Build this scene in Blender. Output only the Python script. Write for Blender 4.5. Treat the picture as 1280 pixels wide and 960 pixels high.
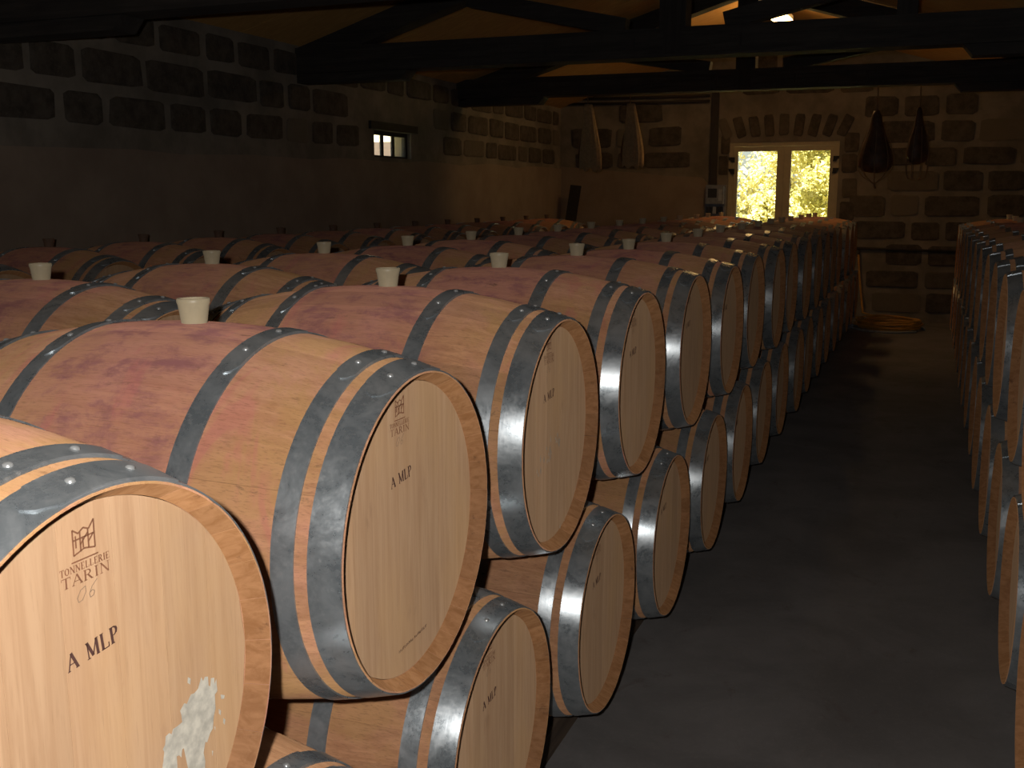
import bpy, bmesh, math, random
from mathutils import Vector, Matrix, Euler
R = math.radians
rnd = random.Random(7)
for o in list(bpy.data.objects): bpy.data.objects.remove(o)
scene = bpy.context.scene
col = scene.collection

# ------------------------------------------------------------------ camera, sky, flash, exposure
CAM_Z, FPX, YAW, PIT = 1.585, 1300.0, 0.3776, 0.1783
cd = bpy.data.cameras.new('camera'); cam = bpy.data.objects.new('camera', cd); col.objects.link(cam)
cd.sensor_width = 36.0; cd.lens = FPX / 1280 * 36.0; cd.clip_start = 0.02; cd.clip_end = 300
cam.location = (0, 0, CAM_Z); cam.rotation_euler = (math.pi / 2 - PIT, 0, YAW)
scene.camera = cam

world = bpy.data.worlds.new('world'); scene.world = world; world.use_nodes = True
wn = world.node_tree; wn.nodes.clear()
sky = wn.nodes.new('ShaderNodeTexSky'); sky.sky_type = 'NISHITA'
sky.sun_elevation = R(52); sky.sun_rotation = R(150); sky.sun_disc = False; sky.dust_density = 2.0
bgn = wn.nodes.new('ShaderNodeBackground'); bgn.inputs['Strength'].default_value = 0.22
wo = wn.nodes.new('ShaderNodeOutputWorld')
wn.links.new(sky.outputs[0], bgn.inputs[0]); wn.links.new(bgn.outputs[0], wo.inputs[0])

sd = bpy.data.lights.new('sun', 'SUN'); sd.energy = 42; sd.angle = R(0.6); sd.color = (1.0, 0.93, 0.75)
sun = bpy.data.objects.new('sun', sd); col.objects.link(sun)
sun.rotation_euler = Vector((0.36, 0.62, -0.95)).to_track_quat('-Z', 'Y').to_euler()   # comes over the roof from behind the camera

fl = bpy.data.lights.new('camera_flash', 'SPOT'); fl.energy = 93; fl.spot_size = R(120); fl.spot_blend = 0.6
fl.shadow_soft_size = 0.014; fl.color = (1.0, 0.965, 0.93)
flash = bpy.data.objects.new('camera_flash', fl); col.objects.link(flash)
flash.location = Vector((-0.075, -0.03, CAM_Z + 0.055)); flash.rotation_euler = cam.rotation_euler

vs = scene.view_settings
vs.view_transform = 'Standard'; vs.look = 'None'; vs.exposure = 0.0; vs.gamma = 1.0; vs.use_curve_mapping = False

def ray(u, v):
    a = (u - 640) / FPX; b = (480 - v) / FPX
    cp, sp, cy, sy = math.cos(PIT), math.sin(PIT), math.cos(YAW), math.sin(YAW)
    Y = cp + b * sp; Z = -sp + b * cp
    return Vector((a * cy - Y * sy, a * sy + Y * cy, Z))
def at(u, v, axis, val):                       # the point where a pixel's direction meets the plane axis = val
    r = ray(u, v); c = (0, 0, CAM_Z)[axis]
    return Vector((0, 0, CAM_Z)) + r * ((val - c) / r[axis])

# ------------------------------------------------------------------ helpers
def tag(o, label=None, cat=None, group=None, kind=None):
    if label: o['label'] = label
    if cat: o['category'] = cat
    if group: o['group'] = group
    if kind: o['kind'] = kind
    return o
def empty(name, loc=(0, 0, 0), rot=(0, 0, 0)):
    o = bpy.data.objects.new(name, None); col.objects.link(o)
    o.location = loc; o.rotation_euler = rot; o.empty_display_size = 0.1
    return o
def link(name, me, parent=None, loc=None, rot=None, scale=None):
    o = bpy.data.objects.new(name, me); col.objects.link(o)
    if parent: o.parent = parent
    if loc is not None: o.location = loc
    if rot is not None: o.rotation_euler = rot
    if scale is not None: o.scale = scale
    return o
class MB:
    """collects polygons into one mesh"""
    def __init__(s): s.v = []; s.f = []
    def poly(s, pts):
        n = len(s.v); s.v += [tuple(p) for p in pts]; s.f.append(tuple(range(n, n + len(pts))))
    def box(s, a, b):
        x0, y0, z0 = a; x1, y1, z1 = b; n = len(s.v)
        s.v += [(x0,y0,z0),(x1,y0,z0),(x1,y1,z0),(x0,y1,z0),(x0,y0,z1),(x1,y0,z1),(x1,y1,z1),(x0,y1,z1)]
        s.f += [tuple(n + i for i in q) for q in ((0,3,2,1),(4,5,6,7),(0,1,5,4),(1,2,6,5),(2,3,7,6),(3,0,4,7))]
        return s
    def prism(s, pts, d):
        """polygon pts extruded by vector d"""
        n = len(s.v); k = len(pts); d = Vector(d)
        s.v += [tuple(p) for p in pts] + [tuple(Vector(p) + d) for p in pts]
        s.f.append(tuple(n + i for i in reversed(range(k)))); s.f.append(tuple(n + k + i for i in range(k)))
        for i in range(k):
            j = (i + 1) % k; s.f.append((n + i, n + j, n + k + j, n + k + i))
        return s
    def grid(s, rows, closed_u=False, closed_v=False):
        n = len(s.v); a = len(rows); b = len(rows[0])
        for r in rows: s.v += [tuple(p) for p in r]
        for i in range(a if closed_u else a - 1):
            for j in range(b if closed_v else b - 1):
                i2 = (i + 1) % a; j2 = (j + 1) % b
                s.f.append((n + i*b + j, n + i*b + j2, n + i2*b + j2, n + i2*b + j))
        return s
    def lathe(s, prof, seg=24, cap=True):
        """profile of (radius, z) about z"""
        rows = [[(r * math.cos(2*math.pi*k/seg), r * math.sin(2*math.pi*k/seg), z) for k in range(seg)] for r, z in prof]
        n = len(s.v); s.grid(rows, closed_v=True)
        if cap:
            s.f.append(tuple(n + k for k in reversed(range(seg))))
            m = n + (len(prof) - 1) * seg; s.f.append(tuple(m + k for k in range(seg)))
        return s
    def tube(s, pts, r, seg=8, cap=True):
        pts = [Vector(p) for p in pts]; rows = []; up = None
        for i, p in enumerate(pts):
            t = (pts[min(i+1, len(pts)-1)] - pts[max(i-1, 0)]).normalized()
            if up is None: up = Vector((0,0,1)) if abs(t.z) < 0.9 else Vector((1,0,0))
            a = t.cross(up).normalized(); b = a.cross(t).normalized(); up = b
            rr = r[i] if isinstance(r, (list, tuple)) else r
            rows.append([p + a * (rr*math.cos(2*math.pi*k/seg)) + b * (rr*math.sin(2*math.pi*k/seg)) for k in range(seg)])
        n = len(s.v); s.grid(rows, closed_v=True)
        if cap:
            s.f.append(tuple(n + k for k in reversed(range(seg)))); m = n + (len(pts)-1)*seg
            s.f.append(tuple(m + k for k in range(seg)))
        return s
    def mesh(s, name, mat=None, smooth=False, angle=None, fix=True):
        me = bpy.data.meshes.new(name); me.from_pydata(s.v, [], s.f); me.update()
        if fix:
            bm = bmesh.new(); bm.from_mesh(me); bmesh.ops.recalc_face_normals(bm, faces=bm.faces); bm.to_mesh(me); bm.free()
        if mat: me.materials.append(mat)
        if smooth or angle:
            me.polygons.foreach_set('use_smooth', [True] * len(me.polygons))
            if angle: me.set_sharp_from_angle(angle=R(angle))
        me.update()
        return me
    def obj(s, name, mat=None, parent=None, smooth=False, angle=None, **kw):
        return link(name, s.mesh(name, mat, smooth, angle), parent, **kw)

# ------------------------------------------------------------------ materials
class NT:
    def __init__(s, name):
        s.m = bpy.data.materials.new(name); s.m.use_nodes = True; s.t = s.m.node_tree
        s.t.nodes.clear(); s.out = s.t.nodes.new('ShaderNodeOutputMaterial')
    def put(s, sock, v):
        if isinstance(v, bpy.types.NodeSocket): s.t.links.new(v, sock)
        elif v is not None:
            try: sock.default_value = v
            except Exception: sock.default_value = (*v, 1.0)
    def n(s, typ, ins=None, out=0, **kw):
        nd = s.t.nodes.new('ShaderNode' + typ)
        for k, v in kw.items(): setattr(nd, k, v)
        for k, v in (ins or {}).items(): s.put(nd.inputs[k], v)
        return nd.outputs[out]
    def math(s, op, a, b=None, clamp=False):
        ins = {0: a}
        if b is not None: ins[1] = b
        return s.n('Math', ins, operation=op, use_clamp=clamp)
    def mix(s, f, a, b, blend='MIX'):
        nd = s.t.nodes.new('ShaderNodeMix'); nd.data_type = 'RGBA'; nd.blend_type = blend
        s.put(nd.inputs[0], f); s.put(nd.inputs[6], a if isinstance(a, bpy.types.NodeSocket) else (*a, 1)); s.put(nd.inputs[7], b if isinstance(b, bpy.types.NodeSocket) else (*b, 1))
        return nd.outputs[2]
    def noise(s, vec, scale, detail=4, rough=0.55, dist=0.0, out=0):
        return s.n('TexNoise', {'Vector': vec, 'Scale': scale, 'Detail': detail, 'Roughness': rough, 'Distortion': dist}, out=out)
    def ramp(s, f, stops):
        nd = s.t.nodes.new('ShaderNodeValToRGB'); s.put(nd.inputs[0], f); el = nd.color_ramp.elements
        while len(el) > 1: el.remove(el[0])
        for i, (p, c) in enumerate(stops):
            e = el[0] if i == 0 else el.new(p)
            e.position = p; e.color = (*c, 1) if not isinstance(c, (int, float)) else (c, c, c, 1)
        return nd.outputs[0]
    def rng(s, f, a, b, c=0.0, d=1.0):
        return s.n('MapRange', {0: f, 1: a, 2: b, 3: c, 4: d}, interpolation_type='SMOOTHSTEP')
    def vmul(s, v, k): return s.n('VectorMath', {0: v, 1: k}, operation='MULTIPLY')
    def vadd(s, v, k): return s.n('VectorMath', {0: v, 1: k}, operation='ADD')
    def bump(s, h, strength=0.3, dist=0.002): return s.n('Bump', {'Strength': strength, 'Distance': dist, 'Height': h})
    def done(s, base, rough=0.6, metal=0.0, normal=None, **kw):
        ins = {'Base Color': base if isinstance(base, bpy.types.NodeSocket) else (*base, 1), 'Roughness': rough, 'Metallic': metal}
        if normal is not None: ins['Normal'] = normal
        ins['Diffuse Roughness'] = 1.0 if s.m.name.startswith('oak') else 0.45
        ins.update(kw)
        s.put(s.out.inputs[0], s.n('BsdfPrincipled', ins)); return s.m
    def obc(s): return s.n('TexCoord', out=3)
    def oinfo(s, out): return s.t.nodes.new('ShaderNodeObjectInfo').outputs[out]

def simple(name, c, rough=0.6, metal=0.0, var=0.18, scale=18.0, bump=0.0):
    t = NT(name); v = t.noise(t.obc(), scale, 5)
    k = t.rng(v, 0.25, 0.75)
    base = t.mix(k, [x * (1 - var) for x in c], [min(1, x * (1 + var)) for x in c])
    nm = t.bump(v, bump, 0.004) if bump else None
    return t.done(base, rough, metal, nm)

def wood_stave():
    # barrel coordinates: x along the barrel, bung at +z.  object colour: r = seed, g = wine stain amount, b = tint
    t = NT('oak_stave'); o = t.obc(); oc = t.oinfo('Color')
    sep = t.n('SeparateColor', {0: oc}); 
    sepn = sep.node; seed, stain_amt, tint = sepn.outputs[0], sepn.outputs[1], sepn.outputs[2]
    sh = t.n('CombineXYZ', {0: t.math('MULTIPLY', seed, 31.0), 1: t.math('MULTIPLY', seed, 17.0), 2: t.math('MULTIPLY', seed, 53.0)})
    p = t.vadd(o, sh)
    xyz = t.n('SeparateXYZ', {0: o}).node
    grain = t.noise(t.vmul(p, (5, 75, 75)), 1.0, 6, 0.6, 0.6)
    fine = t.noise(t.vmul(p, (30, 420, 420)), 1.0, 3, 0.6)
    cloud = t.noise(p, 5.5, 7, 0.66, 0.2)
    rough_c = t.noise(t.vmul(p, (10, 17, 17)), 1.0, 8, 0.72, 0.25)
    base = t.mix(t.rng(grain, 0.3, 0.7), (0.47, 0.235, 0.115), (0.61, 0.335, 0.175))
    base = t.mix(t.math('MULTIPLY', t.rng(cloud, 0.42, 0.68), t.math('ADD', t.math('MULTIPLY', stain_amt, 0.55), 0.08)), base, (0.64, 0.32, 0.225))         # pinkish bloom
    base = t.mix(t.math('MULTIPLY', t.rng(t.noise(p, 4.1, 7, 0.68, 0.5), 0.48, 0.62), 0.6), base, (0.52, 0.30, 0.12))  # tawny patches
    # wine spilled round the bung, running down both flanks
    ax = t.math('ABSOLUTE', xyz.outputs[0])
    band = t.rng(t.math('ADD', ax, t.math('MULTIPLY', t.math('SUBTRACT', cloud, 0.5), 0.34)), 0.10, 0.30, 1.0, 0.0)
    hz = t.rng(t.math('ADD', xyz.outputs[2], t.math('MULTIPLY', t.math('SUBTRACT', rough_c, 0.5), 0.30)), -0.05, 0.33)
    st = t.math('MULTIPLY', t.math('MULTIPLY', band, hz), stain_amt)
    base = t.mix(t.math('MULTIPLY', st, 0.55), base, (0.50, 0.20, 0.18))
    st2 = t.math('MULTIPLY', t.math('MULTIPLY', st, t.rng(rough_c, 0.45, 0.66)), 0.85)
    base = t.mix(st2, base, (0.29, 0.115, 0.125))
    # wide faint pink drips elsewhere, dark mould spots and scratches
    drip = t.noise(t.vmul(p, (7, 2.2, 2.2)), 1.0, 4, 0.6, 1.4)
    base = t.mix(t.math('MULTIPLY', t.rng(drip, 0.56, 0.68), t.math('MULTIPLY', stain_amt, 0.50)), base, (0.55, 0.19, 0.16))
    spots = t.noise(t.vmul(p, (9, 26, 26)), 1.0, 6, 0.75, 0.5)
    base = t.mix(t.math('MULTIPLY', t.rng(spots, 0.60, 0.74), 0.75), base, (0.10, 0.055, 0.035))
    base = t.mix(t.math('MULTIPLY', t.rng(fine, 0.50, 0.72), 0.42), base, (0.23, 0.105, 0.055))
    rv = t.math('ADD', t.math('MULTIPLY', t.oinfo('Random'), 0.20), 0.90)
    rv = t.math('MULTIPLY', rv, t.math('ADD', t.math('MULTIPLY', tint, 0.4), 0.8))
    base = t.n('HueSaturation', {'Color': base, 'Value': rv, 'Saturation': 1.0})
    h = t.math('ADD', t.math('MULTIPLY', fine, 0.6), grain)
    return t.done(base, 0.62, 0, t.bump(h, 0.35, 0.0014), **{'Specular IOR Level': 0.28})

def wood_head():
    t = NT('oak_head'); o = t.obc(); oc = t.oinfo('Color')
    sepn = t.n('SeparateColor', {0: oc}).node; seed, tint = sepn.outputs[0], sepn.outputs[2]
    sh = t.n('CombineXYZ', {0: t.math('MULTIPLY', seed, 11.0), 1: t.math('MULTIPLY', seed, 21.0), 2: t.math('MULTIPLY', seed, 43.0)})
    p = t.vadd(o, sh)
    grain = t.noise(t.vmul(p, (60, 70, 3.5)), 1.0, 6, 0.6, 0.7)
    fine = t.noise(t.vmul(p, (350, 420, 22)), 1.0, 3, 0.6)
    base = t.mix(t.rng(grain, 0.28, 0.72), (0.445, 0.268, 0.150), (0.535, 0.345, 0.205))
    base = t.mix(t.math('MULTIPLY', t.rng(t.noise(t.vmul(p, (4, 6, 3)), 1.0, 4), 0.45, 0.7), 0.5), base, (0.55, 0.335, 0.165))
    base = t.mix(t.math('MULTIPLY', t.rng(t.noise(t.vmul(p, (9, 14, 6)), 1.0, 5, 0.7), 0.60, 0.74), 0.35), base, (0.30, 0.17, 0.10))
    base = t.mix(t.math('MULTIPLY', t.rng(fine, 0.55, 0.75), 0.22), base, (0.24, 0.13, 0.06))
    rv = t.math('MULTIPLY', t.math('ADD', t.math('MULTIPLY', t.oinfo('Random'), 0.13), 0.93), t.math('ADD', t.math('MULTIPLY', tint, 0.4), 0.8))
    base = t.n('HueSaturation', {'Color': base, 'Value': rv})
    return t.done(base, 0.58, 0, t.bump(t.math('ADD', fine, grain), 0.12, 0.001), **{'Specular IOR Level': 0.25})

def wood_chime():
    t = NT('oak_chime_raw'); o = t.obc(); oc = t.oinfo('Color')
    seed = t.n('SeparateColor', {0: oc}).node.outputs[0]
    p = t.vadd(o, t.n('CombineXYZ', {0: t.math('MULTIPLY', seed, 21.0), 1: t.math('MULTIPLY', seed, 33.0), 2: t.math('MULTIPLY', seed, 13.0)}))
    gr = t.noise(t.vmul(p, (9, 70, 70)), 1.0, 5, 0.65, 0.6)
    base = t.mix(t.rng(gr, 0.3, 0.7), (0.36, 0.165, 0.065), (0.50, 0.255, 0.115))
    base = t.mix(t.math('MULTIPLY', t.rng(t.noise(p, 22.0, 5, 0.7), 0.60, 0.72), 0.7), base, (0.16, 0.07, 0.035))
    rv = t.math('ADD', t.math('MULTIPLY', t.oinfo('Random'), 0.20), 0.86)
    return t.done(t.n('HueSaturation', {'Color': base, 'Value': rv}), 0.7, 0, t.bump(gr, 0.2, 0.001), **{'Specular IOR Level': 0.2})
def steel():
    t = NT('galvanised_steel'); o = t.obc(); oc = t.oinfo('Color')
    seed = t.n('SeparateColor', {0: oc}).node.outputs[0]
    p = t.vadd(o, t.n('CombineXYZ', {0: t.math('MULTIPLY', seed, 37.0), 1: 0.0, 2: t.math('MULTIPLY', seed, 19.0)}))
    a = t.noise(p, 14.0, 6, 0.65, 0.6); b = t.noise(p, 120.0, 4, 0.6); c = t.noise(t.vmul(p, (160, 14, 14)), 1.0, 4, 0.6)
    base = t.mix(t.rng(a, 0.33, 0.68), (0.30, 0.335, 0.355), (0.49, 0.52, 0.535))
    base = t.mix(t.math('MULTIPLY', t.rng(b, 0.45, 0.75), 0.5), base, (0.55, 0.57, 0.575))
    base = t.mix(t.math('MULTIPLY', t.rng(t.noise(p, 30.0, 6, 0.75), 0.62, 0.74), 0.6), base, (0.62, 0.64, 0.64))
    base = t.mix(t.math('MULTIPLY', t.rng(t.noise(p, 110.0, 5, 0.7), 0.66, 0.76), 0.55), base, (0.07, 0.065, 0.06))
    rg = t.math('ADD', t.math('MULTIPLY', t.rng(a, 0.3, 0.7), 0.12), 0.19)
    rg = t.math('ADD', rg, t.math('MULTIPLY', b, 0.12))
    return t.done(base, rg, 0.66, t.bump(t.math('ADD', t.math('MULTIPLY', b, 0.5), c), 0.10, 0.0008))

def stone():
    t = NT('rubble_stone'); g = t.n('NewGeometry', out=0)
    v = t.noise(g, 9.0, 8, 0.65); w = t.noise(g, 45.0, 5, 0.7)
    rd = t.oinfo('Random')
    base = t.mix(t.rng(v, 0.3, 0.7), (0.060, 0.048, 0.037), (0.130, 0.105, 0.081))
    base = t.mix(t.math('MULTIPLY', t.rng(w, 0.5, 0.75), 0.5), base, (0.17, 0.142, 0.11))
    base = t.mix(t.rng(rd, 0.80, 0.97, 0.0, 0.85), base, (0.21, 0.175, 0.13))
    return t.done(base, 0.9, 0, t.bump(t.math('ADD', v, t.math('MULTIPLY', w, 0.4)), 0.7, 0.012))
def mortar(name='lime_mortar', c0=(0.17, 0.145, 0.115), c1=(0.29, 0.25, 0.20), bump=0.6):
    t = NT(name); g = t.n('NewGeometry', out=0)
    v = t.noise(g, 2.6, 7, 0.62); w = t.noise(g, 40.0, 5, 0.65)
    base = t.mix(t.rng(v, 0.3, 0.7), c0, c1)
    return t.done(base, 0.92, 0, t.bump(t.math('ADD', t.math('MULTIPLY', v, 0.7), t.math('MULTIPLY', w, 0.3)), bump, 0.01))
def concrete():
    t = NT('cellar_concrete'); g = t.n('NewGeometry', out=0)
    v = t.noise(g, 1.7, 7, 0.65, 0.5); w = t.noise(g, 60.0, 5, 0.7); x = t.noise(t.vmul(g, (1, 0.6, 1)), 7.0, 6, 0.7, 0.8)
    base = t.mix(t.rng(v, 0.3, 0.7), (0.135, 0.125, 0.119), (0.205, 0.189, 0.180))
    base = t.mix(t.math('MULTIPLY', t.rng(x, 0.58, 0.72), 0.6), base, (0.115, 0.085, 0.075))
    base = t.mix(t.math('MULTIPLY', t.rng(w, 0.5, 0.8), 0.35), base, (0.27, 0.25, 0.235))
    return t.done(base, t.math('ADD', t.math('MULTIPLY', x, 0.25), 0.55), 0, t.bump(t.math('ADD', w, x), 0.25, 0.004))
def timber(name, c0, c1, axis=0):
    t = NT(name); o = t.n('NewGeometry', out=0); sc = [26, 26, 26]; sc[axis] = 1.6
    v = t.noise(t.vmul(o, tuple(sc)), 1.0, 6, 0.65, 0.8); w = t.noise(o, 3.0, 4)
    base = t.mix(t.rng(v, 0.3, 0.7), c0, c1)
    base = t.mix(t.math('MULTIPLY', t.rng(w, 0.4, 0.7), 0.5), base, c0)
    return t.done(base, 0.8, 0, t.bump(v, 0.5, 0.006))
def emission(name, c, s):
    t = NT(name); t.put(t.out.inputs[0], t.n('Emission', {'Color': (*c, 1), 'Strength': s})); return t.m
def glass():
    t = NT('window_glass')
    a = t.n('BsdfTransparent', {'Color': (0.96, 0.97, 0.95, 1)}); b = t.n('BsdfGlossy', {'Color': (1, 1, 1, 1), 'Roughness': 0.02})
    t.put(t.out.inputs[0], t.n('MixShader', {0: 0.06, 1: a, 2: b})); return t.m
def leaf(name, c0, c1):
    t = NT(name); g = t.n('NewGeometry', out=0); v = t.noise(g, 3.0, 4)
    base = t.mix(t.rng(v, 0.3, 0.7), c0, c1)
    d = t.n('BsdfDiffuse', {'Color': base}); tr = t.n('BsdfTranslucent', {'Color': base})
    t.put(t.out.inputs[0], t.n('MixShader', {0: 0.4, 1: d, 2: tr})); return t.m

M = dict(
    stave=wood_stave(), head=wood_head(), steel=steel(),
    rivet=simple('rivet_zinc', (0.62, 0.63, 0.62), 0.3, 0.6, 0.1),
    bung=simple('bung_silicone', (0.60, 0.50, 0.33), 0.42, 0, 0.08, 30),
    bung_dark=simple('bung_brown_cork', (0.17, 0.10, 0.065), 0.7, 0, 0.2, 30), chime=wood_chime(),
    ink=simple('branding_ink', (0.10, 0.045, 0.035), 0.8), brand=simple('burned_brand', (0.26, 0.115, 0.06), 0.8),
    pencil=simple('pencil_mark', (0.30, 0.20, 0.13), 0.8), chalk=simple('white_chalk_smear', (0.60, 0.56, 0.47), 0.9, 0, 0.25, 60),
    haze=simple('faint_chalk_smear', (0.55, 0.45, 0.34), 0.9, 0, 0.2, 60),
    stone=stone(), mortar=mortar(), plaster=mortar('lime_plaster', (0.265, 0.20, 0.152), (0.335, 0.26, 0.198), 0.12),
    floor=concrete(), rail=timber('rail_timber', (0.05, 0.033, 0.023), (0.10, 0.068, 0.045), 1),
    beam=timber('old_beam_timber', (0.028, 0.024, 0.022), (0.060, 0.052, 0.046), 0),
    post=timber('old_post_timber', (0.026, 0.022, 0.020), (0.052, 0.044, 0.039), 2),
    roof=timber('pine_roof_board', (0.44, 0.245, 0.075), (0.57, 0.335, 0.115), 0),
    paint=simple('cream_window_paint', (0.50, 0.42, 0.27), 0.55, 0, 0.06), iron=simple('black_iron', (0.015, 0.013, 0.012), 0.6, 0.3),
    glass=glass(), darkwood=timber('dark_frame_wood', (0.02, 0.015, 0.012), (0.045, 0.034, 0.026), 1),
    lamp=emission('lamp_diffuser', (1.0, 0.60, 0.23), 21.0), lampbody=simple('lamp_housing_metal', (0.5, 0.5, 0.48), 0.5),
    ham=simple('cured_ham_skin', (0.085, 0.038, 0.018), 0.55, 0, 0.45, 14, 0.4),
    muslin=simple('muslin_cloth', (0.42, 0.30, 0.16), 0.9, 0, 0.15, 40, 0.3), rope=simple('hemp_string', (0.20, 0.13, 0.07), 0.9),
    hose=simple('yellow_rubber_hose', (0.55, 0.27, 0.045), 0.45, 0, 0.15), hose_grey=simple('grey_rubber_hose', (0.30, 0.30, 0.29), 0.5),
    boxgrey=simple('meter_box_plastic', (0.25, 0.27, 0.31), 0.45), boxdark=simple('meter_box_dark', (0.03, 0.032, 0.04), 0.5),
    boxlight=simple('breaker_plastic', (0.42, 0.45, 0.50), 0.4), pipe=simple('dull_pipe', (0.045, 0.035, 0.028), 0.6, 0.2),
    leaf1=leaf('sunlit_leaf', (0.42, 0.41, 0.14), (0.70, 0.64, 0.30)), leaf2=leaf('pale_leaf', (0.52, 0.49, 0.22), (0.78, 0.71, 0.40)),
    bark=simple('tree_bark', (0.16, 0.12, 0.08), 0.9), grass=simple('dry_grass', (0.30, 0.28, 0.12), 0.95),
    outwall=simple('outbuilding_render', (0.62, 0.55, 0.42), 0.9, 0, 0.1, 3), tile=simple('lean_to_tile', (0.022, 0.011, 0.006), 0.9),
)

# ------------------------------------------------------------------ the room
XL, XR, YB, YF, XC = -4.90, 1.34, 14.2, -3.0, -1.78
EAVE, SLOPE, TH = 2.80, 0.30, 0.40
RIDGE = EAVE + SLOPE * (XC - XL)
def roof_z(x): return RIDGE - SLOPE * abs(x - XC)

fl_o = MB().box((XL - TH, YF - TH, -0.2), (XR + TH, YB + TH, 0.0)).obj('floor', M['floor']); tag(fl_o, 'dark stained concrete cellar floor', kind='structure')

# left wall with a small opening
WA, WB = at(466, 196, 0, XL), at(516, 168, 0, XL)
wy0, wy1, wz0, wz1 = 8.84, 9.60, 1.955, 2.205; TL = 0.20
m = MB(); top = EAVE + 0.0
for a, b in (((YF - TH, 0), (wy0, top)), ((wy1, 0), (YB, top)), ((wy0, 0), (wy1, wz0)), ((wy0, wz1), (wy1, top))):
    m.box((XL - TL, a[0], a[1]), (XL, b[0], b[1]))
wall_left = m.obj('wall_left', M['mortar']); tag(wall_left, 'long side wall of rough stone above smooth plaster', kind='structure')
# back gable wall with the glazed opening
gx0, gx1, gz1 = -2.53, -1.128, 2.29
def gable(y, x0, x1, z0, holes=()):
    pts = [(x0, y, z0), (x1, y, z0), (x1, y, roof_z(x1))]
    if x0 < XC < x1: pts.append((XC, y, RIDGE))
    return pts + [(x0, y, roof_z(x0))]
m = MB()
m.prism(gable(YB, XL - TH, gx0, 0), (0, TH, 0)); m.prism(gable(YB, gx1, XR + TH, 0), (0, TH, 0)); m.prism(gable(YB, gx0, gx1, gz1), (0, TH, 0))
m.box((gx0, YB, 0), (gx1, YB + TH, 0.35))
wall_back = m.obj('wall_back', M['mortar']); tag(wall_back, 'gable end wall of rough stone with pale mortar', kind='structure')
wall_right = MB().box((XR, YF - TH, 0), (XR + TH, YB, roof_z(XR))).obj('wall_right', M['mortar']); tag(wall_right, kind='structure')
wall_front = MB().prism(gable(YF, XL, XR, 0), (0, -TH, 0)).obj('wall_front', M['mortar']); tag(wall_front, kind='structure')

# roof: structural slab + boards seen from below
m = MB()
m.prism([(XL - 0.5, YF - 0.5, roof_z(XL - 0.5) + 0.035), (XC, YF - 0.5, RIDGE + 0.035), (XC, YF - 0.5, RIDGE + 0.16), (XL - 0.5, YF - 0.5, roof_z(XL - 0.5) + 0.16)], (0, YB - YF + 1.1, 0))
m.prism([(XC, YF - 0.5, RIDGE + 0.035), (XR + 0.5, YF - 0.5, roof_z(XR + 0.5) + 0.035), (XR + 0.5, YF - 0.5, roof_z(XR + 0.5) + 0.16), (XC, YF - 0.5, RIDGE + 0.16)], (0, YB - YF + 1.1, 0))
ceiling = m.obj('ceiling', M['roof']); tag(ceiling, 'sloping underside of the roof lined with orange boards', kind='structure')
half = XC - XL; pw = 0.82
pm = MB().prism([(0, 0.004, 0), (half, 0.004, SLOPE * half), (half, 0.004, SLOPE * half + 0.03), (0, 0.004, 0.03)], (0, pw - 0.008, 0)).mesh('roof_panel', M['roof'])
pm2 = MB().prism([(0, 0.004, 0), (half, 0.004, -SLOPE * half), (half, 0.004, -SLOPE * half + 0.03), (0, 0.004, 0.03)], (0, pw - 0.008, 0)).mesh('roof_panel', M['roof'])
for k in range(21):
    y = YF + k * pw
    link('roof_panel', pm, ceiling, loc=(XL, y, EAVE)); link('roof_panel', pm2, ceiling, loc=(XC, y, RIDGE))

# stones: twelve irregular blocks of unit size, proud of the mortar
stone_mesh = []
for k in range(12):
    j = lambda s: rnd.uniform(-s, s)
    base = [(-.5 + j(.03), -.5 + j(.05)), (.5 + j(.03), -.5 + j(.05)), (.5 + j(.03), .5 + j(.05)), (-.5 + j(.03), .5 + j(.05))]
    ring = []
    for i in range(4):                       # cut corners: eight-sided outline
        p, q, r_ = Vector(base[i - 1]), Vector(base[i]), Vector(base[(i + 1) % 4])
        ring.append(q + (p - q) * rnd.uniform(.08, .16)); ring.append(q + (r_ - q) * rnd.uniform(.06, .13))
    inn = [v * 0.86 + Vector((j(.015), j(.02))) for v in ring]
    mm = MB(); n = 8
    mm.v = [(v.x, v.y, 0) for v in ring] + [(v.x, v.y, .7) for v in ring] + [(v.x, v.y, 1 + j(.15)) for v in inn]
    for i in range(8):
        q = (i + 1) % 8; mm.f += [(i, q, 8 + q, 8 + i), (8 + i, 8 + q, 16 + q, 16 + i)]
    mm.f.append(tuple(range(16, 24)))
    stone_mesh.append(mm.mesh('stone', M['stone'], angle=50))
def stone_at(wall, axis, a, z, w, h, depth, rot=0.0):
    """axis 'x': the wall facing +x, a runs along y; axis 'y': the wall facing -y, a runs along x"""
    me = rnd.choice(stone_mesh)
    if axis == 'x': Mx = Matrix(((0, 0, 1, XL), (1, 0, 0, a), (0, 1, 0, z), (0, 0, 0, 1)))
    else: Mx = Matrix(((1, 0, 0, a), (0, 0, -1, YB), (0, 1, 0, z), (0, 0, 0, 1)))
    o = link('stone', me, wall)
    o.matrix_basis = Mx @ Matrix.Rotation(rot, 4, 'Z') @ Matrix.Diagonal((w, h, depth, 1))
    return o
z = 1.99
for c, hgt in enumerate((0.26, 0.27, 0.25)):
    a = 2.6 + rnd.uniform(0, .4)
    while a < YB - .2:
        w = rnd.uniform(0.36, 0.66); lo = a; hi = min(a + w, YB - .06)
        zc = z + hgt / 2
        if not (lo < wy1 + .12 and hi > wy0 - .12 and zc - hgt/2 < wz1 + .08) and hi - lo > .2:
            stone_at(wall_left, 'x', (lo + hi) / 2, zc, hi - lo - 0.075, hgt - 0.075, rnd.uniform(.012, .026))
        a += w
    z += hgt
z = 0.10; row = 0
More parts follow.
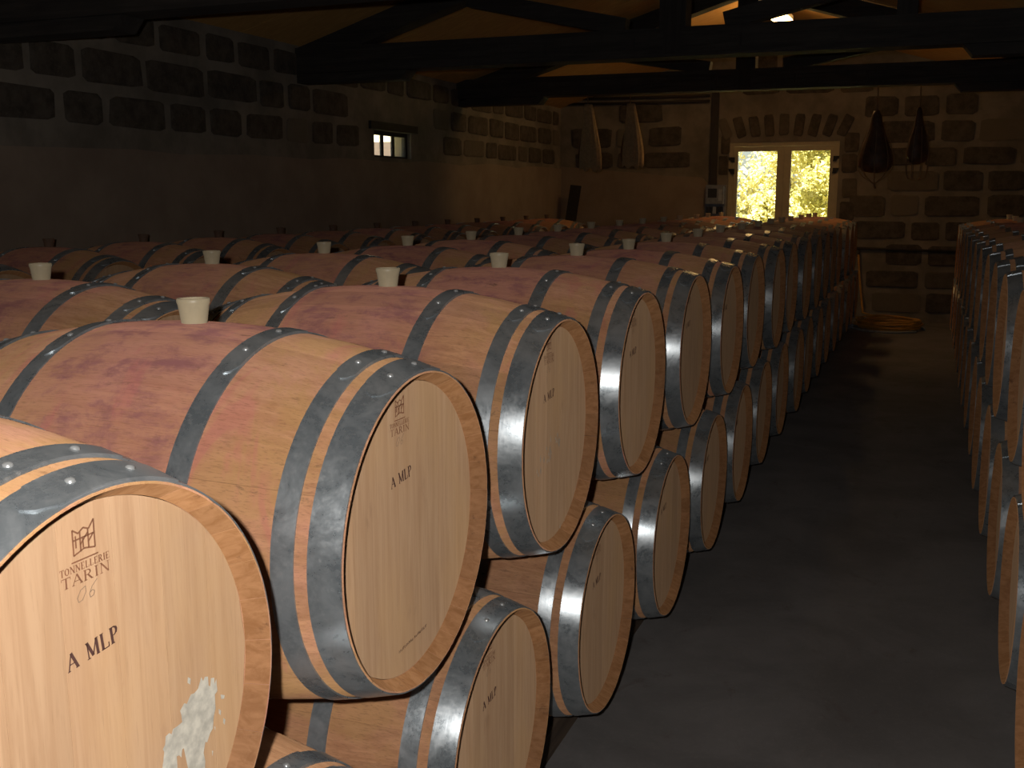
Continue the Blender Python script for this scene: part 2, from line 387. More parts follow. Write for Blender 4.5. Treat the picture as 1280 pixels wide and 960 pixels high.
while z < 3.5:
    hgt = rnd.uniform(0.28, 0.33); zc = z + hgt / 2
    a = XL + 0.05 + rnd.uniform(0, .2)
    while a < XR - .15:
        w = rnd.uniform(0.38, 0.72); lo, hi = a, min(a + w, XR - .03)
        mid = (lo + hi) / 2; ok = hi - lo > .22
        if mid < -2.62 and zc < 2.05: ok = False                       # plaster
        if hi > gx0 - .10 and lo < gx1 + .10 and zc - hgt/2 < 2.68: ok = False
        if zc + hgt / 2 > min(roof_z(lo), roof_z(hi)) - .05: ok = False
        if lo < -2.64 and hi > -2.88 and zc > 1.2: ok = False         # trunking
        if ok: stone_at(wall_back, 'y', mid, zc, hi - lo - 0.075, hgt - 0.07, rnd.uniform(.012, .028))
        a += w
    z += hgt
for k in range(9):                                                     # flat arch over the window
    f = (k - 4) / 4.0
    stone_at(wall_back, 'y', -1.83 + f * 0.76, 2.50 - 0.03 * abs(f), 0.125, 0.27, .022, rot=-f * 0.42)
# side pieces of stone beside the opening
for sx in (gx0 - .07, gx1 + .13):
    for k, zz in enumerate((1.40, 1.70, 2.0, 2.26)):
        if sx < gx0 and zz < 1.9: continue
        stone_at(wall_back, 'y', sx + (0.02 if k % 2 else 0), zz, 0.12 if sx < gx0 else 0.18, 0.24, .016)

# plaster on the lower walls
pts = []
n = 40
for k in range(n + 1):
    y = YF + (YB - YF) * k / n
    pts.append((XL, y, 1.865 + 0.011 * max(0, y - 4) + 0.012 * math.sin(k * 1.7) + rnd.uniform(-.008, .008)))
pts = [(XL, YB, 0), (XL, YF, 0)] + pts
# cut round the small window sill: the top line passes just under it
MB().prism(pts, (0.022, 0, 0)).obj('plaster_coat', M['plaster'], wall_left)
bp = [(XL, YB, 0), (-2.80, YB, 0), (-2.80, YB, 1.70), (-2.812, YB, 1.77), (-2.86, YB, 1.82), (-2.95, YB, 1.845), (-3.4, YB, 1.865), (-3.74, YB, 1.905), (-4.1, YB, 1.935), (-4.5, YB, 1.97), (XL, YB, 2.0)]
MB().prism(bp, (0, -0.022, 0)).obj('plaster_coat', M['plaster'], wall_back)

# ------------------------------------------------------------------ small side window
w2 = MB()
fx0, fx1 = XL - 0.10, XL + 0.012
w2.box((XL - .085, wy0, wz0), (XL - .045, wy0 + .045, wz1)); w2.box((XL - .085, wy1 - .045, wz0), (XL - .045, wy1, wz1))
w2.box((XL - .085, wy0 + .045, wz1 - .04), (XL - .045, wy1 - .045, wz1)); w2.box((XL - .085, wy0 + .045, wz0), (XL - .045, wy1 - .045, wz0 + .02))
win2 = w2.obj('window_2', M['darkwood']); tag(win2, 'small dark wooden window with three panes high in the side wall', kind='structure')
iw0, iw1 = wy0 + .045, wy1 - .045; third = (iw1 - iw0) / 3
for k in (1, 2): MB().box((XL - .078, iw0 + third * k - .022, wz0 + .02), (XL - .058, iw0 + third * k + .022, wz1 - .04)).obj('mullion', M['darkwood'], win2)
for k in range(3):
    MB().box((XL - .072, iw0 + third * k + (.024 if k else .002), wz0 + .022), (XL - .068, iw0 + third * (k + 1) - (.024 if k < 2 else .002), wz1 - .042)).obj('pane', M['glass'], win2)
MB().box((XL - .15, wy0 - .10, wz1 + .002), (XL + .03, wy1 + .10, wz1 + .075)).obj('lintel', M['darkwood'], win2)

# ------------------------------------------------------------------ glazed double window in the gable
win = tag(MB().box((gx0, YB + .02, 0.36), (gx0 + .055, YB + .12, gz1)).box((gx1 - .055, YB + .02, 0.36), (gx1, YB + .12, gz1))
          .box((gx0 + .055, YB + .02, gz1 - .055), (gx1 - .055, YB + .12, gz1)).box((gx0 + .055, YB + .02, 0.36), (gx1 - .055, YB + .12, 0.41)).obj('window_1', M['paint']),
          'cream painted glazed double window in the gable wall', kind='structure')
mid = (gx0 + gx1) / 2 + 0.01
for sgn, (a, b) in ((-1, (gx0 + .057, mid - .002)), (1, (mid + .002, gx1 - .057))):
    s = .056 if sgn < 0 else .088; e = .088 if sgn < 0 else .056
    lf = MB()
    lf.box((a, YB + .035, .415), (a + s, YB + .085, gz1 - .058)); lf.box((b - e, YB + .035, .415), (b, YB + .085, gz1 - .058))
    lf.box((a + s, YB + .035, gz1 - .118), (b - e, YB + .085, gz1 - .058)); lf.box((a + s, YB + .035, .415), (b - e, YB + .085, .62))
    ls = lf.obj('casement', M['paint'], win)
    MB().box((a + s, YB + .058, .62), (b - e, YB + .062, gz1 - .118)).obj('pane', M['glass'], ls)
    for zz in (1.93, 2.08):
        xh = a - .03 if sgn < 0 else b + .03; d = -sgn
        hb = MB().box((xh - .045, YB + .005, zz - .018), (xh + .045, YB + .034, zz + .018))
        hb.prism([(xh - .02 - .03 * d * -1, YB - .01, zz - .05), (xh + .02 - .03 * d * -1, YB - .01, zz - .05), (xh + .035, YB - .01, zz + .018), (xh - .035, YB - .01, zz + .018)], (0, .03, 0))
        hb.obj('hinge', M['iron'], ls)
sill = MB().box((gx0 - .05, YB - .06, .30), (gx1 + .05, YB + .02, .355)).obj('window_sill', M['paint'], win)

# ------------------------------------------------------------------ outside: bushes and an outbuilding
ground = MB().box((-30, YB + TH + .01, -.3), (20, 45, -.02)).obj('lawn', M['grass']); tag(ground, 'dry lawn outside beyond the gable wall', 'lawn', kind='structure')
ground2 = MB().box((-30, -10, -.3), (XL - TL - .01, YB + TH, -.02)).obj('yard', M['grass']); tag(ground2, 'yard outside along the side wall', 'yard', kind='structure')
def bush(x, y, rx, rz, zc, mat, label, n=9000):
    t = empty('leafy_tree', (x, y, -.02)); tag(t, label, 'tree', 'trees outside the glazed window')
    tr = MB().tube([(0, 0, -.02), (.05, 0, zc * .5), (-.04, .03, zc)], [.13, .10, .05], 8).obj('trunk', M['bark'], t, smooth=True)
    lm = MB(); g = random.Random(int(x * 31 + y * 7))
    blobs = [(Vector((g.uniform(-.6, .6) * rx, g.uniform(-.6, .6) * rx, zc + g.uniform(-.62, .62) * rz)), g.uniform(.28, .5)) for _ in range(46)]
    for _ in range(n):
        c, rr = g.choice(blobs)
        d = Vector((g.gauss(0, 1), g.gauss(0, 1), g.gauss(0, 1))).normalized() * rr * rx * .7 * g.random() ** .4
        p = c + d; s = g.uniform(.035, .085)
        u = Vector((g.gauss(0, 1), g.gauss(0, 1), g.gauss(0, 1))).normalized(); w = u.orthogonal().normalized()
        lm.poly([p - u * s, p + w * s * .45, p + u * s, p - w * s * .45])
    link('foliage', lm.mesh('foliage', mat, fix=False), t)['kind'] = 'stuff'
for a in ((-4.9, 21.2, 1.25, 2.2, 2.3, M['leaf1'], 'yellow-green leafy tree outside, behind the pane nearer the meter box'),
          (-3.0, 24.2, 1.7, 2.6, 2.6, M['leaf2'], 'pale sunlit leafy tree outside, behind the middle of the window'),
          (-1.75, 21.0, 1.25, 2.2, 2.3, M['leaf1'], 'yellow-green leafy tree outside, behind the pane nearer the big ham'),
          (-3.2, 22.1, .75, .95, .95, M['leaf2'], 'low pale bush outside at the foot of the trees'),
          (-3.6, 19.4, .62, .75, .75, M['leaf1'], 'small rounded bush outside, closest to the glazed window'),
          (-6.6, 28.5, 2.3, 3.2, 3.2, M['leaf2'], 'tall pale tree far outside behind the other trees'),
          (-1.4, 29.0, 2.5, 3.2, 3.2, M['leaf1'], 'wide tree farthest outside behind the window')): bush(*a)
ob = empty('outbuilding', (-9.5, 15.0, -.02)); tag(ob, 'pale rendered outbuilding with lean-to seen through the small side window', 'building')
MB().box((-3.2, 0, 0), (2.6, 3.0, 4.6)).obj('wall', M['outwall'], ob)
MB().prism([(-3.2, -.02, 2.46), (-3.2, -1.6, 2.16), (-3.2, -1.6, 2.08), (-3.2, -.02, 2.38)], (5.6, 0, 0)).obj('lean_to_roof', M['tile'], ob)
MB().box((-3.2, -1.5, 0), (2.35, -1.38, 2.09)).obj('lean_to_wall', M['outwall'], ob)
MB().prism([(-3.5, -.3, 4.6), (-3.5, 1.5, 5.6), (-3.5, 3.3, 4.6)], (6.4, 0, 0)).obj('roof', M['tile'], ob)

# ------------------------------------------------------------------ roof trusses
def timber_bar(m, p, q, w, y0, y1):
    """bar in a truss plane from p to q (x, z), depth w across, y0..y1 thick"""
    p, q = Vector(p), Vector(q); d = (q - p).normalized(); n_ = Vector((-d.y, d.x)) * w / 2
    pts = [p + n_, q + n_, q - n_, p - n_]
    m.prism([(v.x, y0, v.y) for v in pts], (0, y1 - y0, 0)); return m
def truss(y, zl, drop, label, queen=None, blen=1.01):
    t = empty('roof_truss', (0, y, zl)); tag(t, label, 'truss', 'roof trusses across the cellar')
    tz = lambda x: -drop * (x - XL)
    L = lambda m, n_, mat='beam': link(n_, m.mesh(n_, M[mat]), t)
    L(MB().prism([(XL + .002, -.10, tz(XL) - .2), (XR - .002, -.10, tz(XR) - .2), (XR - .002, -.10, tz(XR)), (XL + .002, -.10, tz(XL))], (0, .20, 0)), 'tie_beam')
    for x0, x1, ch in ((XL + .002, XL + blen, XL + blen - .06), (XR - .002, XR - blen - .2, XR - blen - .14)):
        L(MB().prism([(x0, -.085, tz(x0) - .203), (x1, -.085, tz(x1) - .203), (ch, -.085, tz(x1) - .275), (x0, -.085, tz(x0) - .275)], (0, .17, 0)), 'bolster')
    rz = lambda x: roof_z(x) - zl - .115
    for s in (-1, 1):
        x0 = XL + .02 if s < 0 else XR - .02
        L(timber_bar(MB(), (x0, rz(x0)), (XC + s * .09, rz(XC + s * .09)), .17, -.085, .085), 'rafter')
        xs = XC + s * 1.60
        L(timber_bar(MB(), (XC + s * .36, tz(XC) + .03), (xs, rz(xs) - .07), .12, -.06, .06), 'strut')
    L(MB().box((XC - .095, -.09, tz(XC) + .001), (XC + .095, .09, RIDGE - zl - .03)), 'king_post', 'post')
    L(MB().box((XC - .06, -.105, tz(XC) - .18), (XC + .06, -.1005, tz(XC) + .22)), 'iron_strap', 'post')
    if queen: L(MB().box((queen - .065, -.06, tz(queen) + .001), (queen + .065, .06, rz(queen) - .06)), 'queen_post', 'post')
    for x in (XC - .95, XC - .28, XC + .48, XC + 1.15):
        L(MB().box((x - .012, -.108, tz(x) - .15), (x + .012, -.1005, tz(x) - .06)), 'iron_peg', 'post')
truss(4.5, 2.70, 0, 'dark roof truss over the side wall, farthest from the glazed window')
truss(7.65, 2.775, .004, 'dark roof truss with king post, the middle one of the trusses', queen=-.225)
truss(10.8, 2.835, .004, 'dark roof truss that the hams hang from, next to the gable wall')
ridge = MB().box((XC - .06, YF + .01, RIDGE - .17), (XC + .06, YB - .01, RIDGE - .02)).obj('trim_1', M['darkwood']); tag(ridge, 'dark ridge beam along the top of the roof', kind='structure')

# lamp under the ridge
lp = empty('ceiling_lamp', (-1.615, 11.6, 3.47)); lp.rotation_euler = (0, 0, R(-3)); tag(lp, 'lit strip lamp hanging under the roof ridge', 'lamp')
mm = MB(); prof = [(-.05, .02), (-.075, -.015), (-.045, -.075), (.045, -.075), (.075, -.015), (.05, .02)]
rows = [[(x * k, y, z * k if z < 0 else z) for x, z in prof] for y, k in ((-.60, .55), (-.54, 1), (.54, 1), (.60, .55))]
mm.grid(rows, closed_v=True); mm.f += [tuple(reversed(range(6))), tuple(18 + i for i in range(6))]
mm.obj('diffuser', M['lamp'], lp)
MB().box((-.05, -.62, .022), (.05, .62, .065)).obj('housing', M['lampbody'], lp)
for y in (-.4, .4): MB().tube([(0, y, .065), (0, y, RIDGE - .17 - 3.47)], .006, 6).obj('hanger', M['iron'], lp)

# ------------------------------------------------------------------ barrel kit  (barrel axis = x, stamped head at +x, bung at +z)
HL, RB, RE = 0.475, 0.344, 0.2780
NST, HX, HR = 28, 0.446, 0.2605
def rad(x): return RB - (RB - RE) * (abs(x) / HL) ** 2.05
xs = [-HL, -.462, -.42, -.36, -.29, -.21, -.13, -.06, 0, .06, .13, .21, .29, .36, .42, .462, HL]
def chime_slots(me):
    me.materials.append(M['chime'])
    for p in me.polygons:
        c = p.center
        if abs(c.x) > HX - .02 and math.hypot(c.y, c.z) < rad(c.x) - .0045: p.material_index = 1
def stave_mesh(k):
    a0 = 2 * math.pi * k / NST; a1 = 2 * math.pi * (k + 1) / NST; g = .0011
    angs = [a0 + g, a0 + (a1 - a0) * .25, (a0 + a1) / 2, a0 + (a1 - a0) * .75, a1 - g]; drop = [.0007, 0, 0, 0, .0007]
    m = MB(); P = lambda x, r, a: (x, r * math.sin(a), r * math.cos(a))
    prof = [(x, rad(x)) for x in xs]
    inner = [(HL, RE - .0025), (HX, HR), (HX - .06, rad(HX - .06) - .026), (0, RB - .028), (-HX + .06, rad(HX - .06) - .026), (-HX, HR), (-HL, RE - .0025)]
    rows = [[P(x, r - d, a) for a, d in zip(angs, drop)] for x, r in prof] + [[P(x, r, a) for a in angs] for x, r in inner]
    n = m.grid(rows, closed_u=True)
    tot = len(rows); nb = 5
    m.f.append(tuple(i * nb for i in range(tot))); m.f.append(tuple(i * nb + 4 for i in reversed(range(tot))))
    me = m.mesh('stave', M['stave'], angle=32); chime_slots(me); return me
stave_meshes = [stave_mesh(k) for k in range(NST)]
def body_mesh():
    m = MB(); P = lambda x, r, a: (x, r * math.sin(a), r * math.cos(a))
    prof = [(x, rad(x), True) for x in xs] + [(HL, RE - .0025, False), (HX, HR, False), (HX - .012, HR - .001, False)]
    prof = [(-HX + .012, HR - .001, False), (-HX, HR, False), (-HL, RE - .0025, False)] + prof
    rows = []
    for x, r, g in prof:
        rw = []
        for k in range(NST):
            a0 = 2 * math.pi * k / NST; da = 2 * math.pi / NST
            rw += [P(x, r - (.0011 if g else .0), a0), P(x, r, a0 + da * .06), P(x, r, a0 + da * .5), P(x, r, a0 + da * .94)]
        rows.append(rw)
    m.grid(rows, closed_v=True)
    me = m.mesh('barrel_body', M['stave'], angle=60); chime_slots(me); return me
BODY = body_mesh()
edges = [-.2605, -.195, -.118, -.040, .036, .112, .190, .2605]
def board(m, y0, y1, sgn):
    g = .0004; n = 7 if y0 > -.2 and y1 < .2 else 9
    top_ = []; bot = []
    for i in range(n):
        y = (y0 + g) + (y1 - y0 - 2 * g) * i / (n - 1); h = math.sqrt(max(0, (HR - .0008) ** 2 - y * y)); top_.append((y, h)); bot.append((y, -h))
    poly = bot + top_[::-1]; x0 = sgn * HX; x1 = sgn * (HX - .018)
    m.prism([(x0, y, z) for y, z in poly], (x1 - x0, 0, 0))
BOARDS = []
for i in range(7):
    m = MB(); board(m, edges[i], edges[i + 1], 1); BOARDS.append(m.mesh('head_board', M['head']))
m = MB(); [board(m, edges[i], edges[i + 1], 1) for i in range(7)]; HEADF = m.mesh('head', M['head'])
m = MB(); [board(m, edges[i], edges[i + 1], -1) for i in range(7)]; HEADB = m.mesh('head', M['head'])
def hoop_mesh(x0, x1, lap=True, seg=84):
    m = MB(); cut = 4; rows = []
    for k in range(seg):
        a = 2 * math.pi * k / seg; rw = []
        for i in range(cut + 1):
            x = x0 + (x1 - x0) * i / cut; rr = rad(x) + .0026; rw.append((x, rr * math.sin(a), rr * math.cos(a)))
        for x in (x1, x0):
            rr = rad(x) + .0001; rw.append((x, rr * math.sin(a), rr * math.cos(a)))
        rows.append(rw)
    m.grid(rows, closed_u=True, closed_v=True)
    if lap:
        ns, rows = 14, []
        for k in range(ns + 1):
            rw = []
            for i in range(cut + 1):
                f = i / cut; x = x0 + (x1 - x0) * (.02 + .96 * f); bow = .030 * (1 - (2 * f - 1) ** 2) / .29 * (abs(x1 - x0) / .05)
                a = (-.33 - bow) + (.62 + bow) * k / ns
                rr = rad(x) + .0048; rw.append((x, rr * math.sin(a), rr * math.cos(a)))
            rows.append(rw)
        n = len(m.v); m.grid(rows); lo = []
        rim = [n + i for i in range(cut + 1)] + [n + k * (cut + 1) + cut for k in range(1, ns + 1)] + [n + ns * (cut + 1) + i for i in range(cut - 1, -1, -1)] + [n + k * (cut + 1) for k in range(ns - 1, 0, -1)]
        for vi in rim:
            v = Vector(m.v[vi]); q = math.hypot(v.y, v.z); s = (q - .0024) / q; m.v.append((v.x, v.y * s, v.z * s)); lo.append(len(m.v) - 1)
        for i in range(len(rim)):
            j = (i + 1) % len(rim); m.f.append((rim[i], lo[i], lo[j], rim[j]))
    return m.mesh('hoop', M['steel'], angle=35)
HSPEC = [(.4225, .4735), (.3660, .4015), (.177, .217)]
HOOPS = [hoop_mesh(*(s if k > 0 else (-s[1], -s[0]))) for s in HSPEC for k in (1, -1)]
HOOP_X = [(sum(s) / 2) * k for s in HSPEC for k in (1, -1)]
m = MB(); m.lathe([(.0002, .0030), (.003, .0026), (.0052, .0012), (.0058, -.002)], 10, cap=False); RIVET = m.mesh('rivet', M['rivet'], smooth=True)
def bung_mesh(mt):
    m = MB(); m.lathe([(.0215, -.012), (.0235, .0), (.0282, .032), (.0300, .037), (.0302, .042), (.0290, .0445), (.024, .0445), (.0225, .040), (.0002, .039)], 28)
    return m.mesh('bung', M[mt], angle=40)
BUNG = bung_mesh('bung'); BUNG2 = bung_mesh('bung_dark')

# ---- lettering as flat stroke shapes in the head plane: (y to the right, z up)
GL = {
 'A': (.95, [(.06,0,.46,1,.07),(.46,1,.88,0,.16),(.20,.36,.70,.36,.06),(-.03,0,.22,0,.05),(.70,0,1.0,0,.05)]),
 'M': (1.2, [(.15,0,.15,1,.07),(.15,1,.56,.08,.16),(.56,.08,.98,1,.07),(1.0,0,1.0,1,.16),(0,0,.30,0,.05),(.85,0,1.16,0,.05),(0,1,.2,1,.05),(.95,1,1.16,1,.05)]),
 'L': (.80, [(.17,0,.17,1,.16),(.02,0,.72,0,.06),(.02,1,.34,1,.05),(.72,0,.74,.27,.06)]),
 'P': (.78, [(.17,0,.17,1,.16),(.02,0,.36,0,.05),(.02,1,.40,1,.06),(.40,1,.60,.93,.09),(.60,.93,.66,.76,.14),(.66,.76,.58,.58,.12),(.58,.58,.38,.49,.07),(.38,.49,.2,.49,.05)]),
 'T': (.85, [(.42,0,.42,1,.16),(.0,1,.84,1,.07),(.02,.78,.02,1,.05),(.82,.78,.82,1,.05),(.26,0,.58,0,.05)]),
 'O': (.95, [(.45,1,.16,.82,.09),(.16,.82,.08,.5,.15),(.08,.5,.16,.18,.15),(.16,.18,.45,0,.09),(.45,0,.74,.18,.09),(.74,.18,.82,.5,.15),(.82,.5,.74,.82,.15),(.74,.82,.45,1,.09)]),
 'N': (1.0, [(.14,0,.14,1,.07),(.14,1,.82,0,.15),(.82,0,.82,1,.07),(0,0,.28,0,.05),(.0,1,.2,1,.05),(.68,1,.96,1,.05)]),
 'E': (.78, [(.17,0,.17,1,.16),(.02,0,.68,0,.06),(.02,1,.66,1,.06),(.17,.52,.52,.52,.06),(.68,0,.70,.22,.05),(.66,1,.66,.8,.05)]),
 'R': (.92, [(.17,0,.17,1,.16),(.02,0,.34,0,.05),(.02,1,.42,1,.06),(.42,1,.62,.9,.1),(.62,.9,.64,.7,.14),(.64,.7,.5,.54,.1),(.5,.54,.2,.5,.06),(.42,.5,.78,0,.15),(.70,0,.92,0,.05)]),
 'I': (.42, [(.2,0,.2,1,.16),(.04,0,.36,0,.05),(.04,1,.36,1,.05)]),
 '0': (.80, [(.62,.95,.25,.8,.05),(.25,.8,.05,.35,.05),(.05,.35,.2,.03,.05),(.2,.03,.52,.1,.05),(.52,.1,.72,.55,.05),(.72,.55,.62,.95,.05)]),
 '6': (.75, [(.66,1.1,.3,.75,.05),(.3,.75,.12,.3,.05),(.12,.3,.25,.02,.05),(.25,.02,.5,.08,.05),(.5,.08,.56,.35,.05),(.56,.35,.35,.48,.05),(.35,.48,.14,.36,.05)]),
 ' ': (.55, [])}
SX = HX + .0007
def stroke(m, x0, y0, x1, y1, w, x=SX):
    d = Vector((x1 - x0, y1 - y0)); L = d.length
    if L < 1e-7: return
    d /= L; n_ = Vector((-d.y, d.x)) * w / 2; e = d * w * .12
    q = [Vector((x0, y0)) - e + n_, Vector((x0, y0)) - e - n_, Vector((x1, y1)) + e - n_, Vector((x1, y1)) + e + n_]
    m.poly([(x, p.x, p.y) for p in q])
def text(m, s, y, z, h, width=None, rot=0.0, slant=0.0, bold=1.0):
    tot = sum(GL[c][0] + .12 for c in s) - .12; k = (width / tot) if width else h; cur = 0; cr, sr = math.cos(rot), math.sin(rot)
    def tr(a, b):
        a = a * k + slant * b * h; b = b * h; return y + a * cr - b * sr, z + a * sr + b * cr
    for c in s:
        w_, st = GL[c]
        for a0, b0, a1, b1, t in st: stroke(m, *tr(cur + a0, b0), *tr(cur + a1, b1), t * h * bold)
        cur += w_ + .12
def stamp_meshes(yc, y0=.012, lz=0.0, rot=0.0):
    b = MB()                                               # tower emblem, rule, cooper's name
    cy, cz = y0 + .0285, .200 + lz
    E_ = [(-.012,-.013,-.012,.013),(.012,-.012,.012,.017),(-.012,-.013,0,-.009),(0,-.009,.012,-.012),(-.012,.013,-.006,.008),(-.006,.008,0,.012),(0,.012,.006,.009),(.006,.009,.012,.017),
          (-.004,-.011,-.004,.009),(.005,-.010,.005,.009),(-.012,.002,.012,.003),(-.009,-.006,-.009,.006),(-.004,-.004,.005,.006),(.005,-.004,.011,.003),(-.001,-.008,-.001,.002)]
    for a0, b0, a1, b1 in E_: stroke(b, cy + a0, cz + b0, cy + a1, cz + b1, .0017)
    stroke(b, cy - .015, cz - .0195, cy + .015, cz - .0195, .0015)
    text(b, 'TONNELLERIE', y0, .1705 + lz, .0070, .056, bold=1.15); text(b, 'TARIN', y0 + .001, .1575 + lz, .0105, .055, bold=1.1)
    p = MB(); text(p, '06', y0 + .015, .138 + lz, .0150, .023, slant=.2)
    k = MB(); text(k, 'A MLP', y0 + .001, .058 + lz, .0175, .060, rot=.10 + rot, bold=1.1)
    for q in (b, p, k): q.v = [(x, (y - .0405) * 1.25 + yc, (z - .14) * 1.06 + (.159 if q is not k else .175)) for x, y, z in q.v]
    return [b.mesh('cooper_brand', M['brand'], fix=False), p.mesh('year_mark', M['pencil'], fix=False), k.mesh('lot_mark', M['ink'], fix=False)]
STAMP = stamp_meshes(-.033); STAMP1 = stamp_meshes(-.004)

G = random.Random(3)
def add_part(name, me, par, colr, rot=None):
    o = link(name, me, par); o.color = colr
    if rot: o.rotation_euler = rot
    return o
def barrel(x, y, z, detail, label, group, bung=True, facing=1, stain=None, stamp=True, bmat='bung'):
    t = empty('wine_barrel', (x, y, z), (0, 0, 0 if facing > 0 else math.pi))
    tag(t, label, 'barrel', group)
    c = (G.random(), stain if stain is not None else G.uniform(.45, 1.0), G.uniform(.3, .75) if bung else G.uniform(.5, .8), 1)
    if detail >= 2:
        for k in range(NST): add_part('stave', stave_meshes[k], t, c)
        for i in range(7): add_part('head_board', BOARDS[i], t, c)
    else:
        add_part('barrel_body', BODY, t, c); add_part('head', HEADF, t, c)
    add_part('head', HEADB, t, c)
    for i, hm in enumerate(HOOPS):
        sp = G.uniform(-.16, .16)
        h = add_part('hoop', hm, t, (G.random(), .5, .5, 1), (sp, 0, 0))
        if detail >= 2:
            x0 = HOOP_X[i]
            for a in (-.20, .10):
                rr = rad(x0) + .0052; r_ = link('rivet', RIVET, h, loc=(x0, rr * math.sin(a), rr * math.cos(a)), rot=(-a, 0, 0))
    if bung:
        o = link('bung', BUNG if bmat == 'bung' else BUNG2, t, loc=(G.uniform(-.006, .006), 0, RB)); o.color = c
    if stamp:
        for me in (STAMP1 if y < 1.2 else STAMP): link(me.name.split('.')[0], me, t)
    return t

# ------------------------------------------------------------------ barrels
ORD = ['first', 'second', 'third', 'fourth', 'fifth', 'sixth', 'seventh', 'eighth', 'ninth', 'tenth', 'eleventh', 'twelfth', 'thirteenth', 'fourteenth', 'fifteenth', 'sixteenth', 'seventeenth', 'eighteenth']
ZU, ZL = 1.013, 0.423
HXU = -.780 - HL; HXL = -.769 - HL; SP = .752; Y0 = 1.563
offU = {1: (.006, -.002, -.004), 2: (-.004, .002, -.001), 3: (-.002, -.003, .008), 4: (-.001, 0, .008), 5: (.005, .002, .007), 6: (.009, -.001, -.004), 7: (-.003, 0, 0)}
offL = {2: (-.012, .003, .003), 3: (-.004, .006, .001), 4: (.008, 0, 0), 5: (.012, -.006, -.002), 6: (.006, -.008, -.003)}
NU = 17
named = {1: 'oak wine barrel with a white chalk smear low on its stamped head',
         2: 'upper oak barrel with a line of tiny print low on its head',
         3: 'upper oak barrel with faint pale smears on its head, beside the tiny-print barrel'}
near = {}
for i in range(1, NU + 1):
    d = offU.get(i, (G.uniform(-.008, .012), G.uniform(-.004, .004), G.uniform(-.003, .003)))
    lab = named.get(i, 'upper-tier oak barrel of the wide stack\'s aisle row, %s from the gable wall' % ORD[NU - i])
    near[i] = barrel(HXU + d[0], Y0 + (i - 2) * SP + d[1], ZU + d[2], 2 if i <= 4 else 1, lab, 'upper barrels along the aisle, wide stack', stain={1: .9, 2: .95, 3: .9, 4: 1.0}.get(i), stamp=i <= 6)
for i in range(1, NU + 1):
    d = offL.get(i, (G.uniform(-.004, .016), G.uniform(-.005, .005), 0))
    barrel(HXL + d[0], Y0 + (i - 1.5) * SP + d[1], ZL + d[2], 2 if 1 <= i <= 4 else 1,
           'floor-tier oak barrel of the wide stack\'s aisle row, %s from the gable wall' % ORD[NU - i], 'floor barrels along the aisle, wide stack', bung=False, stain=.12, stamp=i <= 6)
NB = 15; XB, YB0, SB = -2.30, 2.24, .735
for k in range(NB):
    barrel(XB + G.uniform(-.006, .006), YB0 + SB * k + G.uniform(-.01, .01), ZU, 2 if k < 2 else 1, 'upper-tier oak barrel of the wide stack\'s middle row, %s from the gable wall' % ORD[NB - 1 - k], 'upper barrels of the middle row, wide stack', stamp=False)
for k in range(NB + 1):
    barrel(XB, YB0 + SB * (k - .5), ZL - .004, 1, 'floor-tier oak barrel of the wide stack\'s middle row, %s from the gable wall' % ORD[NB - k], 'floor barrels of the middle row, wide stack', bung=False, stain=.2, stamp=False)
NC = 14; XCR, YC0, SC = -4.34, 2.84, .72
for k in range(NC):
    barrel(XCR - .003 * k, YC0 + SC * k + G.uniform(-.006, .006), ZU - .036, 1, 'upper-tier oak barrel of the row along the plastered wall, %s from the gable wall' % ORD[NC - 1 - k], 'upper barrels of the row along the plastered wall', stamp=False, bmat='bung_dark')
for k in range(NC + 1):
    barrel(XCR - .003 * k, YC0 + SC * (k - .5), ZL - .045, 1, 'floor-tier oak barrel of the row along the plastered wall, %s from the gable wall' % ORD[NC - k], 'floor barrels of the row along the plastered wall', bung=False, stain=.2, stamp=False)
NR = 14; XRR = .289 + HL
for k in range(NR):
    barrel(XRR + (.002 if k in (1, 2, 3) else G.uniform(-.004, .008)), 2.557 + SP * k, ZL, 1, 'floor-tier oak barrel of the narrow stack across the aisle, %s from the gable wall' % ORD[NR - 1 - k], 'floor barrels of the narrow stack', bung=False, facing=-1, stain=.15, stamp=False)
for k in range(NR - 1):
    barrel(XRR + G.uniform(-.004, .008), 2.933 + SP * k, ZU, 1, 'upper-tier oak barrel of the narrow stack across the aisle, %s from the gable wall' % ORD[NR - 2 - k], 'upper barrels of the narrow stack', facing=-1, stamp=False)

# marks on single heads
def smear(name, pts, xplane, par, mat, x=SX + .0002):
    m = MB(); o = par.location
    ps = []
    for u, v in pts:
        q = at(u, v, 0, xplane); ps.append((x, q.y - o.y, q.z - o.z))
    m.poly(ps); me = m.mesh(name, mat, fix=False)
    bm = bmesh.new(); bm.from_mesh(me); bmesh.ops.triangulate(bm, faces=bm.faces); bm.to_mesh(me); bm.free()
    return link(name, me, par)
def zz(pts): return [(180 + u / 6.857, 820 + v / 6.857) for u, v in pts]
b1 = near[1]; xp1 = b1.location.x + SX
outl = [(490,180),(505,215),(520,178),(548,176),(552,250),(566,262),(572,190),(600,185),(604,240),(618,196),(628,300),(606,330),(612,450),(596,520),(590,620),(566,660),(540,740),(525,735),(510,830),(524,900),(520,1010),(500,1120),(430,1180),(372,1090),(376,960),(352,850),(340,790),(326,800),(320,870),(300,850),(280,860),(286,960),(270,1060),(190,1080),(150,1000),(165,900),(172,820),(160,800),(180,760),(184,690),(214,660),(236,670),(246,628),(300,590),(326,566),(318,500),(308,470),(344,404),(366,410),(400,330),(430,318),(462,280)]
smear('chalk_smear', zz(outl), xp1, b1, M['chalk'])
